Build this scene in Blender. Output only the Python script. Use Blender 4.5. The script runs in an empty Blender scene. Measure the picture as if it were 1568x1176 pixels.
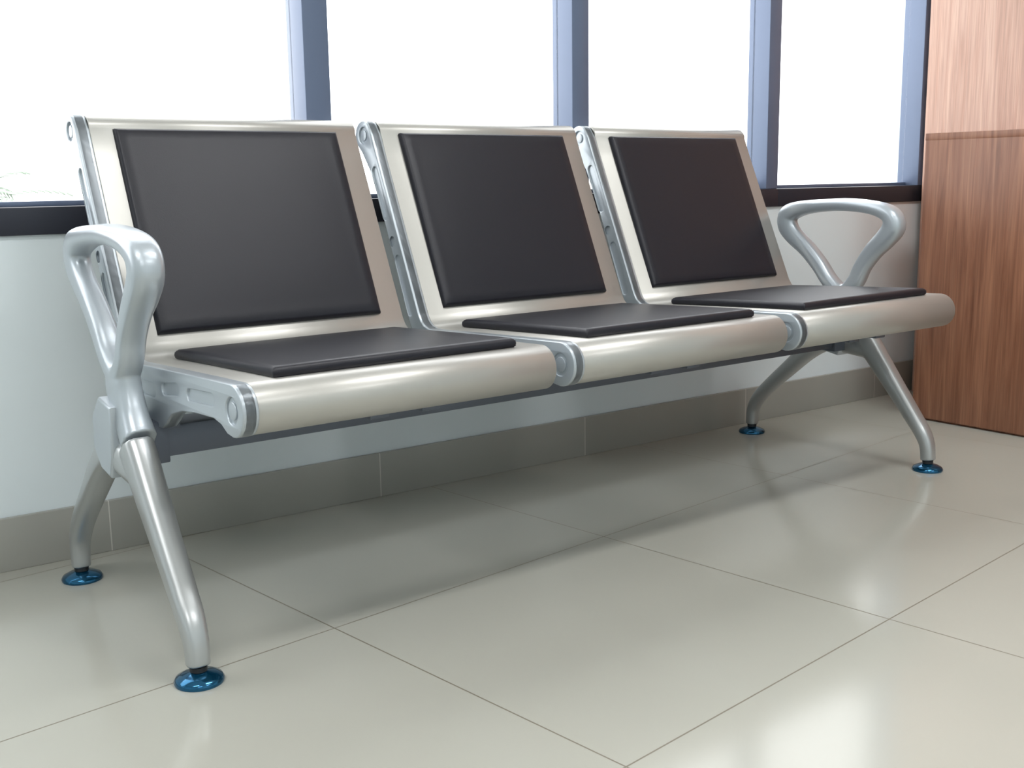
import bpy, bmesh, math, random
from mathutils import Vector, Matrix
random.seed(3)
scn=bpy.context.scene
scn.view_settings.view_transform='Standard'
COL=bpy.context.collection

# ---------------------------------------------------------------- materials
def base(name):
    m=bpy.data.materials.new(name); m.use_nodes=True
    nt=m.node_tree; b=nt.nodes['Principled BSDF']
    return m,nt,b
def s2l(c):
    return tuple(((x/255)/12.92 if x/255<=.04045 else ((x/255+.055)/1.055)**2.4) for x in c)+(1,)
def noise_bump(nt,b,scale,strength,dist=.001,detail=4):
    tc=nt.nodes.new('ShaderNodeTexCoord'); n=nt.nodes.new('ShaderNodeTexNoise'); n.inputs['Scale'].default_value=scale; n.inputs['Detail'].default_value=detail
    bp=nt.nodes.new('ShaderNodeBump'); bp.inputs['Strength'].default_value=strength; bp.inputs['Distance'].default_value=dist
    nt.links.new(tc.outputs['Object'],n.inputs['Vector']); nt.links.new(n.outputs['Fac'],bp.inputs['Height']); nt.links.new(bp.outputs['Normal'],b.inputs['Normal'])
    return n
def simple(name,col,rough=.5,metal=0,coat=0,bump=None,var=0,spec=.5):
    m,nt,b=base(name)
    b.inputs['Base Color'].default_value=s2l(col); b.inputs['Roughness'].default_value=rough; b.inputs['Metallic'].default_value=metal
    b.inputs['Coat Weight'].default_value=coat; b.inputs['Coat Roughness'].default_value=.15; b.inputs['Specular IOR Level'].default_value=spec
    if bump: noise_bump(nt,b,*bump)
    if var:
        tc=nt.nodes.new('ShaderNodeTexCoord'); n=nt.nodes.new('ShaderNodeTexNoise'); n.inputs['Scale'].default_value=3
        mx=nt.nodes.new('ShaderNodeMixRGB'); c=s2l(col); mx.inputs[1].default_value=tuple(x*(1-var) for x in c[:3])+(1,); mx.inputs[2].default_value=tuple(min(1,x*(1+var)) for x in c[:3])+(1,)
        nt.links.new(tc.outputs['Object'],n.inputs['Vector']); nt.links.new(n.outputs['Fac'],mx.inputs[0]); nt.links.new(mx.outputs[0],b.inputs['Base Color'])
    return m
M_sheet=simple('champagne_metallic_paint',(184,182,176),.38,.55,.15,(900,.05,.0004,2))
M_cast=simple('silver_cast_paint',(182,190,196),.34,.45,.3)
M_leg=simple('silver_leg_paint',(180,183,183),.3,.6,.3)
M_beam=simple('grey_steel',(96,102,113),.4,.5)
M_pad=simple('black_leatherette',(21,21,31),.42,0,.0,(600,.25,.0006,5),0,.45)
M_foot=simple('blue_film_chrome',(10,88,125),.12,.8,.5)
M_bolt=simple('dark_bolt',(60,62,66),.4,.8)
M_wall=simple('wall_paint',(228,237,240),.6,0,0,(60,.08,.001,3),.02)
M_ceil=simple('ceiling_paint',(238,238,238),.8,0,0,None,.01)
M_frame=simple('window_aluminium',(106,119,144),.35,.3,.2,None,.03)
M_framed=simple('window_track_dark',(46,48,58),.4,.3,0,None,.03)
M_leaf=simple('palm_leaf',(120,138,118),.6)

def wood(name,c1,c2,scale=1.0,rough=.35):
    m,nt,b=base(name)
    tc=nt.nodes.new('ShaderNodeTexCoord'); mp=nt.nodes.new('ShaderNodeMapping'); mp.inputs['Scale'].default_value=(9*scale,9*scale,.45*scale)
    n=nt.nodes.new('ShaderNodeTexNoise'); n.inputs['Scale'].default_value=5; n.inputs['Detail'].default_value=9; n.inputs['Roughness'].default_value=.55; n.inputs['Distortion'].default_value=.8
    mp2=nt.nodes.new('ShaderNodeMapping'); mp2.inputs['Scale'].default_value=(60,60,1.2)
    n2=nt.nodes.new('ShaderNodeTexNoise'); n2.inputs['Scale'].default_value=5; n2.inputs['Detail'].default_value=3
    cr=nt.nodes.new('ShaderNodeValToRGB'); cr.color_ramp.elements[0].position=.33; cr.color_ramp.elements[1].position=.68
    cr.color_ramp.elements[0].color=s2l(c1); cr.color_ramp.elements[1].color=s2l(c2)
    mx=nt.nodes.new('ShaderNodeMixRGB'); mx.blend_type='OVERLAY'; mx.inputs[0].default_value=.4
    L=nt.links.new
    L(tc.outputs['Object'],mp.inputs[0]);L(mp.outputs[0],n.inputs['Vector']);L(tc.outputs['Object'],mp2.inputs[0]);L(mp2.outputs[0],n2.inputs['Vector'])
    L(n.outputs['Fac'],cr.inputs[0]);L(cr.outputs[0],mx.inputs[1]);L(n2.outputs['Fac'],mx.inputs[2]);L(mx.outputs[0],b.inputs['Base Color'])
    b.inputs['Roughness'].default_value=rough
    return m
M_wood=wood('walnut_laminate',(118,74,53),(156,108,82))
M_wood2=wood('light_walnut_laminate',(180,140,122),(200,164,147))

def tile_mat(name,ox,oy,sx,sy,ang,colA,colB,grout,rough,gw=.0013):
    m,nt,b=base(name); L=nt.links.new
    tc=nt.nodes.new('ShaderNodeTexCoord'); sub=nt.nodes.new('ShaderNodeVectorMath'); sub.operation='SUBTRACT'; sub.inputs[1].default_value=(ox,oy,0)
    rt=nt.nodes.new('ShaderNodeVectorRotate'); rt.rotation_type='Z_AXIS'; rt.inputs['Angle'].default_value=-ang
    L(tc.outputs['Object'],sub.inputs[0]);L(sub.outputs[0],rt.inputs['Vector'])
    sp=nt.nodes.new('ShaderNodeSeparateXYZ'); L(rt.outputs[0],sp.inputs[0])
    def M(op,a,bv=None):
        n=nt.nodes.new('ShaderNodeMath'); n.operation=op
        if isinstance(a,(int,float)): n.inputs[0].default_value=a
        else: L(a,n.inputs[0])
        if bv is not None:
            if isinstance(bv,(int,float)): n.inputs[1].default_value=bv
            else: L(bv,n.inputs[1])
        return n.outputs[0]
    def dist(o,s):
        u=M('DIVIDE',o,s); r=M('ROUND',u); return M('MULTIPLY',M('ABSOLUTE',M('SUBTRACT',u,r)),s),M('FLOOR',u)
    dx,ix=dist(sp.outputs['X'],sx); dy,iy=dist(sp.outputs['Y'],sy)
    mask=M('LESS_THAN',M('MINIMUM',dx,dy),gw)
    cell=nt.nodes.new('ShaderNodeCombineXYZ'); L(ix,cell.inputs[0]);L(iy,cell.inputs[1])
    wn=nt.nodes.new('ShaderNodeTexWhiteNoise'); L(cell.outputs[0],wn.inputs['Vector'])
    ns=nt.nodes.new('ShaderNodeTexNoise'); ns.inputs['Scale'].default_value=4; ns.inputs['Detail'].default_value=6; L(tc.outputs['Object'],ns.inputs['Vector'])
    fac=M('ADD',M('MULTIPLY',wn.outputs['Value'],.35),M('MULTIPLY',ns.outputs['Fac'],.65))
    mx=nt.nodes.new('ShaderNodeMixRGB'); mx.inputs[1].default_value=s2l(colA); mx.inputs[2].default_value=s2l(colB); L(fac,mx.inputs[0])
    m2=nt.nodes.new('ShaderNodeMixRGB'); L(mask,m2.inputs[0]); L(mx.outputs[0],m2.inputs[1]); m2.inputs[2].default_value=s2l(grout); L(m2.outputs[0],b.inputs['Base Color'])
    rr=M('ADD',M('MULTIPLY',mask,.4),rough); L(rr,b.inputs['Roughness'])
    return m
M_floor=tile_mat('floor_tile',.917,-.738,.667,.63,.11,(174,173,163),(181,180,170),(122,116,102),.15)
M_bb=tile_mat('baseboard_tile',.03,-5,.62,50,0,(158,157,149),(166,165,157),(205,203,195),.3,.0012)
M_out=tile_mat('outdoor_paving',0,0,.6,.6,0,(190,190,186),(200,200,196),(150,150,146),.8,.004)

def glass_mat():
    m=bpy.data.materials.new('window_glass'); m.use_nodes=True; nt=m.node_tree; nt.nodes.clear(); L=nt.links.new
    o=nt.nodes.new('ShaderNodeOutputMaterial'); mx=nt.nodes.new('ShaderNodeMixShader'); t=nt.nodes.new('ShaderNodeBsdfTransparent'); g=nt.nodes.new('ShaderNodeBsdfGlossy'); g.inputs['Roughness'].default_value=.02
    mx.inputs[0].default_value=.04; L(t.outputs[0],mx.inputs[1]);L(g.outputs[0],mx.inputs[2]);L(mx.outputs[0],o.inputs[0]); return m
M_glass=glass_mat()
def emis(name,c,s):
    m=bpy.data.materials.new(name); m.use_nodes=True; b=m.node_tree.nodes['Principled BSDF']
    b.inputs['Emission Color'].default_value=c+(1,); b.inputs['Emission Strength'].default_value=s; return m

# ---------------------------------------------------------------- helpers
def link(name,me,mat,parent=None,smooth=False,angle=None):
    o=bpy.data.objects.new(name,me); COL.objects.link(o)
    if mat: 
        if isinstance(mat,(list,tuple)):
            for x in mat: me.materials.append(x)
        else: me.materials.append(mat)
    if smooth:
        for p in me.polygons: p.use_smooth=True
    if angle is not None:
        bm=bmesh.new(); bm.from_mesh(me)
        for f in bm.faces: f.smooth=True
        for e in bm.edges:
            if len(e.link_faces)==2 and e.calc_face_angle(0)>math.radians(angle): e.smooth=False
        bm.to_mesh(me); bm.free()
    if parent: o.parent=parent
    return o
def box_bm(bm,x0,x1,y0,y1,z0,z1,bev=0,mi=0):
    r=bmesh.ops.create_cube(bm,size=1)
    vs=r['verts']
    for v in vs: v.co=Vector((x0+(v.co.x+.5)*(x1-x0),y0+(v.co.y+.5)*(y1-y0),z0+(v.co.z+.5)*(z1-z0)))
    fs=set(f for v in vs for f in v.link_faces)
    for f in fs: f.material_index=mi
    if bev:
        es=set(e for v in vs for e in v.link_edges)
        r=bmesh.ops.bevel(bm,geom=list(es),offset=bev,segments=2,affect='EDGES',profile=.6)
        for f in r['faces']: f.material_index=mi
def boxes(name,lst,mat,parent=None):
    bm=bmesh.new()
    for b in lst: box_bm(bm,*b)
    me=bpy.data.meshes.new(name); bm.to_mesh(me); bm.free()
    return link(name,me,mat,parent,angle=35)
def empty(name):
    o=bpy.data.objects.new(name,None); COL.objects.link(o); return o
def fuse(o,vox=.0022,it=6):
    r=o.modifiers.new('r','REMESH'); r.mode='VOXEL'; r.voxel_size=vox; r.use_smooth_shade=True
    s=o.modifiers.new('s','SMOOTH'); s.factor=.5; s.iterations=it

def catmull(P,n=6,closed=False):
    out=[];N=len(P)
    rng=range(N) if closed else range(N-1)
    for i in rng:
        g=lambda k:P[k%N] if closed else P[max(0,min(N-1,k))]
        a,b,c,d=[Vector(g(i+k)) for k in(-1,0,1,2)]
        for j in range(n):
            t=j/n
            out.append(.5*((2*b)+(c-a)*t+(2*a-5*b+4*c-d)*t*t+(3*b-a-3*c+d)*t**3))
    if not closed: out.append(Vector(P[-1]))
    return out
def sweep_bm(bm,x,P,closed=False,n=6,seg=24,ex=.75):
    A=catmull([(p[0],p[1],0) for p in P],n,closed); B=catmull([(p[2],p[3],0) for p in P],n,closed)
    N=len(A); rings=[]
    for i in range(N):
        a=A[(i-1)%N] if closed else A[max(0,i-1)]; c=A[(i+1)%N] if closed else A[min(N-1,i+1)]
        t=(c-a).normalized(); nrm=Vector((-t.y,t.x))
        ring=[]
        for k in range(seg):
            th=2*math.pi*k/seg; cc=math.cos(th); ss=math.sin(th)
            u=math.copysign(abs(cc)**ex,cc)*B[i].x; w=math.copysign(abs(ss)**ex,ss)*B[i].y
            ring.append(bm.verts.new((x+w,A[i].x+nrm.x*u,A[i].y+nrm.y*u)))
        rings.append(ring)
    rr=range(N) if closed else range(N-1)
    for i in rr:
        r0=rings[i]; r1=rings[(i+1)%N]
        for k in range(seg): bm.faces.new((r0[k],r0[(k+1)%seg],r1[(k+1)%seg],r1[k]))
    if not closed: bm.faces.new(rings[0][::-1]); bm.faces.new(rings[-1])
def stadium(p,q,r,n=8):
    p=Vector(p);q=Vector(q);d=(q-p); a0=math.atan2(d.y,d.x)
    o=[]
    for i in range(n+1):
        a=a0+math.pi/2+math.pi*i/n; o.append((p.x+r*math.cos(a),p.y+r*math.sin(a)))
    for i in range(n+1):
        a=a0-math.pi/2+math.pi*i/n; o.append((q.x+r*math.cos(a),q.y+r*math.sin(a)))
    return o
def plate_mesh(loops,x,half,bev,shrink=0):
    cu=bpy.data.curves.new('tmp','CURVE'); cu.dimensions='2D'; cu.fill_mode='BOTH'; cu.extrude=half-bev; cu.bevel_depth=bev; cu.bevel_resolution=2
    cu.offset=-bev-shrink
    for lp in loops:
        s=cu.splines.new('POLY'); s.points.add(len(lp)-1); s.use_cyclic_u=True
        for i,p in enumerate(lp): s.points[i].co=(p[0],p[1],0,1)
    ob=bpy.data.objects.new('tmp',cu); COL.objects.link(ob); bpy.context.view_layer.update()
    me=bpy.data.meshes.new_from_object(ob.evaluated_get(bpy.context.evaluated_depsgraph_get()))
    bpy.data.objects.remove(ob); bpy.data.curves.remove(cu)
    me.transform(Matrix(((0,0,1,x),(1,0,0,0),(0,1,0,0),(0,0,0,1))))
    return me
def join_meshes(name,mes):
    bm=bmesh.new()
    for m in mes: bm.from_mesh(m)
    bmesh.ops.remove_doubles(bm,verts=bm.verts,dist=1e-6)
    bmesh.ops.recalc_face_normals(bm,faces=bm.faces)
    me=bpy.data.meshes.new(name); bm.to_mesh(me); bm.free(); return me

# ---------------------------------------------------------------- room
WY=.471
X0,X1=-3.6,2.85
Y0=-5.0; H=2.8
ROT=Matrix.Translation((-.18,WY,0))@Matrix.Rotation(-.021,4,'Z')@Matrix.Translation((.18,-WY,0))
SZ=.637; TZ=2.35
boxes('floor',[(X0-.2,X1+1.4,Y0-.2,WY+.25,-.1,0)],M_floor)
boxes('ceiling',[(X0-.2,X1+1.4,Y0-.2,WY+.3,H,H+.1)],M_ceil)
wb=boxes('wall_back',[(X0-.2,X1+1.3,WY,WY+.2,0,SZ),(X0-.2,X1+1.3,WY,WY+.2,TZ,H),(X1,X1+1.3,WY,WY+.2,SZ,TZ),(X0-.2,-2.4,WY,WY+.2,SZ,TZ)],M_wall); wb.matrix_world=ROT
boxes('wall_left',[(X0-.2,X0,Y0,WY,0,H)],M_wall)
boxes('wall_front',[(X0-.2,X1+1.4,Y0-.2,Y0,0,H)],M_wall)
boxes('wall_right',[(X1+1.2,X1+1.4,Y0,WY,0,H)],M_wall)
bb=boxes('baseboard_back',[(X0,X1+1.1,WY-.012,WY,0,.104,.002)],M_bb); bb.matrix_world=ROT
boxes('baseboard_left',[(X0,X0+.012,Y0,WY-.012,0,.104,.002)],M_bb)
cab=boxes('tall_wood_cabinet',[(2.695,3.7,-.95,.385,0,2.45,.003)],M_wood2)
low=boxes('wood_cabinet',[(2.322,2.69,-1.35,.140,.006,.836,.003),(2.3215,2.6905,-1.3505,.1405,.818,.838,.0015),(2.335,2.69,-1.33,.12,0,.02)],M_wood)

GY=WY+.055
def window(name,xl,xr,fl,fr):
    bm=bmesh.new()
    fy0,fy1=WY-.004,WY+.075
    if fr: box_bm(bm,xr,xr+fr,fy0,fy1,SZ+.05,TZ,.003,0)
    if fl: box_bm(bm,xl-fl,xl,fy0,fy1,SZ+.05,TZ,.003,0)
    box_bm(bm,xl,xl+.012,GY-.012,GY+.012,SZ+.05,TZ-.05,.002,0)
    box_bm(bm,xl-fl,xr+fr,fy0,fy1,TZ-.05,TZ,.003,0)
    box_bm(bm,xl-fl,xr+fr,fy0-.004,fy1,SZ-.002,SZ+.05,.003,1)
    box_bm(bm,xl,xr,GY-.012,GY+.012,SZ+.05,SZ+.060,.002,0)
    box_bm(bm,xl,xr,GY-.003,GY+.003,SZ+.060,TZ-.05,0,2)
    me=bpy.data.meshes.new(name); bm.to_mesh(me); bm.free()
    o=link(name,me,[M_frame,M_framed,M_glass],angle=35); o.matrix_world=ROT
window('window_1',-2.4+.06,-.22,.06,.06)
window('window_2',-.16,.507,0,.06)
window('window_3',.567,1.238,0,.055)
window('window_4',1.293,1.965,0,.05)
window('window_5',2.015,2.705,0,.145)

boxes('ground_outside',[(-8,16,.75,16,-.3,-.2)],M_out)
bm=bmesh.new()
q=bmesh.ops.create_cone(bm,cap_ends=True,segments=12,radius1=.09,radius2=.06,depth=.75)
for v in q['verts']: v.co+=Vector((1.0,6.5,.17))
for k in range(34):
    az=random.uniform(0,2*math.pi); el=random.uniform(.3,1.25); Ln=random.uniform(.6,1.05)
    P=[]
    for j in range(9):
        t=j/8; rr=Ln*t*math.cos(el); zz=.5+Ln*t*math.sin(el)*.75-.38*t*t
        P.append(Vector((1.0+rr*math.cos(az),6.5+rr*math.sin(az),zz)))
    side=Vector((-math.sin(az),math.cos(az),0))
    for j in range(1,9):
        for s in (-1,1):
            for h in (0,.5):
                a=P[j-1].lerp(P[j],h); d=(P[j]-P[j-1]).normalized()
                tip=a+side*s*.16*(1-.6*j/8)+d*.10+Vector((0,0,-.03))
                v=[bm.verts.new(a),bm.verts.new(a+d*.03),bm.verts.new(tip)]; bm.faces.new(v)
me=bpy.data.meshes.new('palm'); bm.to_mesh(me); bm.free(); link('palm_plant',me,M_leaf)

# ---------------------------------------------------------------- bench
bench=empty('waiting_room_bench')
W=.55; PIT=.60
def arc(c,r,a0,a1,n):
    return [(c[0]+r*math.cos(math.radians(a0+(a1-a0)*i/n)),c[1]+r*math.sin(math.radians(a0+(a1-a0)*i/n))) for i in range(n+1)]
prof=arc((-.290,.410),.036,-60,-270,24)
prof+= [(-.20,.4425),(-.10,.4380),(.0,.4335),(.07,.430)]
prof+= [(.105,.4285),(.122,.4293),(.136,.4335),(.147,.442),(.156,.455)]
prof+= [(.20,.552),(.25,.664),(.30,.776),(.320,.824)]
prof+= arc((.345,.820),.027,158,-30,12)
def sheet(i):
    bm=bmesh.new(); x0=i*PIT+.008; x1=i*PIT+W-.003; rows=[]
    for y,z in prof: rows.append((bm.verts.new((x0,y,z)),bm.verts.new((x1,y,z))))
    for a,b in zip(rows,rows[1:]): bm.faces.new((a[0],a[1],b[1],b[0]))
    me=bpy.data.meshes.new('seat_shell'); bm.to_mesh(me); bm.free()
    o=link('seat_shell_%d'%(i+1),me,M_sheet,bench,smooth=True)
    s=o.modifiers.new('s','SOLIDIFY'); s.thickness=.004; s.offset=0
    b=o.modifiers.new('b','BEVEL'); b.width=.001; b.segments=1; b.limit_method='ANGLE'
    return o
outline=arc((-.292,.410),.0385,90,270,14)
outline+=[(-.272,.374),(-.252,.384),(-.225,.389),(-.16,.386),(-.10,.380),(-.055,.368),(-.03,.350),(-.01,.338),(.05,.334),(.085,.350),(.125,.378),(.165,.405),(.19,.440)]
outline+=[(.24,.560),(.285,.665),(.325,.745),(.357,.785)]
outline+=arc((.352,.820),.0300,-40,125,10)
outline+=[(.318,.822),(.298,.776),(.248,.664),(.198,.552),(.157,.460),(.148,.445),(.136,.436),(.122,.432),(.105,.431),(0,.436),(-.1,.4405),(-.2,.445)]
slots=[arc((-.292,.410),.020,0,345,23),stadium((-.222,.416),(-.135,.411),.0095),stadium((-.085,.412),(-.03,.405),.010),
       stadium((.308,.745),(.270,.655),.0095),arc((.246,.602),.013,0,340,17),stadium((.229,.565),(.186,.462),.010),arc((.351,.820),.017,0,345,23),stadium((.02,.396),(.1,.396),.012)]
def casting(x,i,side):
    sh=.0 if side=='a' else .0045
    full=plate_mesh([outline]+(slots if side=='a' else []),x,.0125,.002,sh)
    ms=[full]
    if side=='a':
        ms+=[plate_mesh([outline],x,.0085,.001),plate_mesh([arc((-.292,.410),.013,0,345,23)],x,.0115,.001),plate_mesh([arc((.351,.820),.011,0,345,23)],x,.011,.001)]
    me=join_meshes('side_casting',ms)
    return link('side_casting_%d_%s'%(i+1,side),me,M_cast,bench,angle=40)
def pad(name,x0,x1,a,b,up,th):
    a=Vector(a);b=Vector(b);L=(b-a).length; d=(b-a)/L; n=Vector(up).normalized()
    nu,nv=26,22; r=.007
    bm=bmesh.new(); w=x1-x0
    def coords(N,Lg):
        return [0,.0015,.004,r]+[r+(Lg-2*r)*k/(N) for k in range(1,N)]+[Lg-r,Lg-.004,Lg-.0015,Lg]
    us=coords(nu,w); vs=coords(nv,L)
    def edge(s,Lg):
        e=min(s,Lg-s)
        return 1.0 if e>=r else math.sqrt(max(0,1-(1-e/r)**2))
    def H(u,v):
        return min(edge(u,w),edge(v,L)),(1-(2*u/w-1)**4)*(1-(2*v/L-1)**4)*.003
    grids=[]
    for sgn in (1,-1):
        g=[]
        for u in us:
            row=[]
            for v in vs:
                h,p=H(u,v); ht=-th*.5+sgn*(th*.5)*h+(p if sgn>0 else 0)
                e=min(u,w-u,v,L-v)
                if sgn>0: ht+=.0012*math.exp(-((e-.008)/.003)**2)
                y,z=(a+d*v+n*ht); row.append(bm.verts.new((x0+u,y,z)))
            g.append(row)
        grids.append(g)
    for gi,g in enumerate(grids):
        for i in range(len(us)-1):
            for j in range(len(vs)-1): bm.faces.new((g[i][j],g[i+1][j],g[i+1][j+1],g[i][j+1]))
    bmesh.ops.remove_doubles(bm,verts=bm.verts,dist=1e-6)
    bmesh.ops.recalc_face_normals(bm,faces=bm.faces)
    me=bpy.data.meshes.new(name); bm.to_mesh(me); bm.free()
    return link(name,me,M_pad,bench,smooth=True)
for i in range(3):
    sheet(i)
    casting(i*PIT-.004,i,'a'); casting(i*PIT+W-.018,i,'b')
    pad('seat_pad_%d'%(i+1),i*PIT+.053,i*PIT+.497,(-.283,.4630),(.103,.4455),(.0455,1),.0165)
    pad('back_pad_%d'%(i+1),i*PIT+.047,i*PIT+.497,(.1500,.4700),(.3045,.8270),(-1,.433),.017)
boxes('support_beam',[(-.045,1.795,.012,.088,.284,.336,.004)],M_beam,bench)
lst=[]
for i in range(3):
    for xx in (i*PIT,i*PIT+W-.015):
        lst.append((xx-.02,xx+.02,.005,.095,.330,.342,.002))
    xm=i*PIT+W/2
    lst.append((xm-.07,xm+.07,-.27,.12,.372,.384,.003)); lst.append((xm-.03,xm+.03,.02,.08,.33,.38,.002))
    lst.append((xm-.065,xm-.03,-.285,-.25,.364,.376,.003)); lst.append((xm+.03,xm+.065,-.285,-.25,.364,.376,.003))
boxes('seat_brackets',lst,M_beam,bench)

def leg_set(x,side,inner,s):
    bm=bmesh.new()
    sweep_bm(bm,x,[(-.034,.322,.029,.0265),(-.052,.300,.0285,.026),(-.085,.258,.026,.025),(-.140,.190,.022,.023),(-.190,.128,.0195,.0215),(-.218,.092,.0185,.0205),(-.232,.062,.017,.0185),(-.236,.026,.0165,.0175)],n=6)
    sweep_bm(bm,x,[(.030,.300,.026,.025),(.080,.290,.026,.025),(.135,.258,.024,.024),(.205,.198,.021,.022),(.268,.142,.0185,.021),(.303,.105,.0175,.020),(.322,.070,.016,.018),(.326,.026,.0155,.0165)],n=6)
    sweep_bm(bm,x,[(-.075,.272,.016,.023),(-.03,.284,.022,.025),(.05,.300,.034,.025),(.12,.275,.020,.024)],n=6)
    me=bpy.data.meshes.new('legs'); bmesh.ops.recalc_face_normals(bm,faces=bm.faces); bm.to_mesh(me); bm.free()
    fuse(link('leg_frame_%s'%side,me,M_leg,bench,smooth=True))
    bm=bmesh.new(); xa=x+s*.007
    loop=[(.210,.622,.026,.021),(.168,.638,.020,.025),(.100,.646,.0165,.027),(.020,.649,.0165,.028),(-.060,.641,.0175,.028),(-.105,.624,.022,.027),(-.114,.596,.027,.026),(-.093,.567,.025,.025),(-.060,.535,.023,.023),(-.030,.495,.021,.022),(-.010,.455,.021,.022),
          (.026,.424,.020,.022),(.068,.450,.020,.022),(.104,.492,.021,.021),(.147,.533,.022,.020),(.192,.567,.025,.019),(.214,.595,.028,.020)]
    sweep_bm(bm,xa,loop,closed=True,n=6)
    sweep_bm(bm,xa,[(.030,.436,.034,.018),(.028,.418,.045,.0225),(.018,.392,.040,.0235),(.000,.362,.034,.0245),(-.020,.336,.031,.0265),(-.030,.326,.0305,.0275)],n=6)
    me=bpy.data.meshes.new('arm'); bmesh.ops.recalc_face_normals(bm,faces=bm.faces); bm.to_mesh(me); bm.free()
    fuse(link('armrest_%s'%side,me,M_cast,bench,smooth=True),.0022,10)
    poly=[(.000,.380),(.055,.390),(.092,.355),(.096,.300),(.064,.270),(.020,.262),(.004,.300)]
    me=plate_mesh([poly],x+s*.003,.030,.004)
    link('hub_cover_%s'%side,me,M_cast,bench,angle=40)
    a,b=(x,inner) if x<inner else (inner,x)
    boxes('beam_socket_%s'%side,[(a,b,.004,.096,.276,.346,.004)],M_beam,bench)
    bm=bmesh.new()
    for fy in (-.236,.326):
        prof2=[(0,.0),(.036,.0),(.037,.004),(.034,.009),(.024,.014),(.012,.017),(.0095,.019)]
        rings=[]
        for r,z in prof2:
            rings.append([bm.verts.new((x+max(r,1e-4)*math.cos(2*math.pi*k/32),fy+max(r,1e-4)*math.sin(2*math.pi*k/32),z)) for k in range(32)])
        for r0,r1 in zip(rings,rings[1:]):
            for k in range(32): bm.faces.new((r0[k],r0[(k+1)%32],r1[(k+1)%32],r1[k]))
    me=bpy.data.meshes.new('feet'); bmesh.ops.recalc_face_normals(bm,faces=bm.faces); bm.to_mesh(me); bm.free()
    link('glide_feet_%s'%side,me,M_foot,bench,angle=50)
    bm=bmesh.new()
    for fy in (-.236,.326):
        for r,z0,z1 in ((.009,.012,.034),(.013,.018,.025)):
            q=bmesh.ops.create_cone(bm,cap_ends=True,segments=20,radius1=r,radius2=r,depth=z1-z0)
            for v in q['verts']: v.co+=Vector((x,fy,(z0+z1)/2))
    me=bpy.data.meshes.new('st'); bm.to_mesh(me); bm.free()
    link('glide_stems_%s'%side,me,M_bolt,bench,angle=50)
leg_set(-.068,'l',.0,1)
leg_set(1.815,'r',1.75,-1)

# ---------------------------------------------------------------- lights
w=bpy.data.worlds.new('World'); scn.world=w; w.use_nodes=True
bg=w.node_tree.nodes['Background']; bg.inputs[0].default_value=(.97,.99,1,1); bg.inputs[1].default_value=3.9
M_lp=emis('fill_diffuser',(1,1,1),4)  # glowing face of the added fill fixtures
for lx,ly in ((-1.2,-1.3),(1.2,-1.3),(-1.2,-3.4),(1.2,-3.4)):  # unseen ceiling fixtures, added as fill light for the room
    e=empty('added_ceiling_fill')
    boxes('fill_housing',[(lx-.62,lx+.62,ly-.17,ly+.17,H-.05,H-.001,.004)],M_ceil,e)
    boxes('fill_panel',[(lx-.6,lx+.6,ly-.15,ly+.15,H-.056,H-.048)],M_lp,e)
    ld=bpy.data.lights.new('fill_area','AREA'); ld.shape='RECTANGLE'; ld.size=1.2; ld.size_y=.3; ld.energy=24; ld.color=(.98,.99,1)
    lo=bpy.data.objects.new('fill_area',ld); COL.objects.link(lo); lo.location=(lx,ly,H-.06); lo.parent=e

# ---------------------------------------------------------------- camera
yaw,pit,rol=.6514,.1806,-.0145
F=Vector((math.sin(yaw)*math.cos(pit),math.cos(yaw)*math.cos(pit),-math.sin(pit)))
R=Vector((math.cos(yaw),-math.sin(yaw),0)); U=R.cross(F)
R2=R*math.cos(rol)+U*math.sin(rol); U2=-R*math.sin(rol)+U*math.cos(rol)
cd=bpy.data.cameras.new('camera'); cd.sensor_width=36; cd.lens=1714.88/1568*36; cd.clip_start=.02
co=bpy.data.objects.new('camera',cd); COL.objects.link(co)
co.matrix_world=Matrix(((R2.x,U2.x,-F.x,-.637),(R2.y,U2.y,-F.y,-1.756),(R2.z,U2.z,-F.z,.7246),(0,0,0,1)))
scn.camera=co
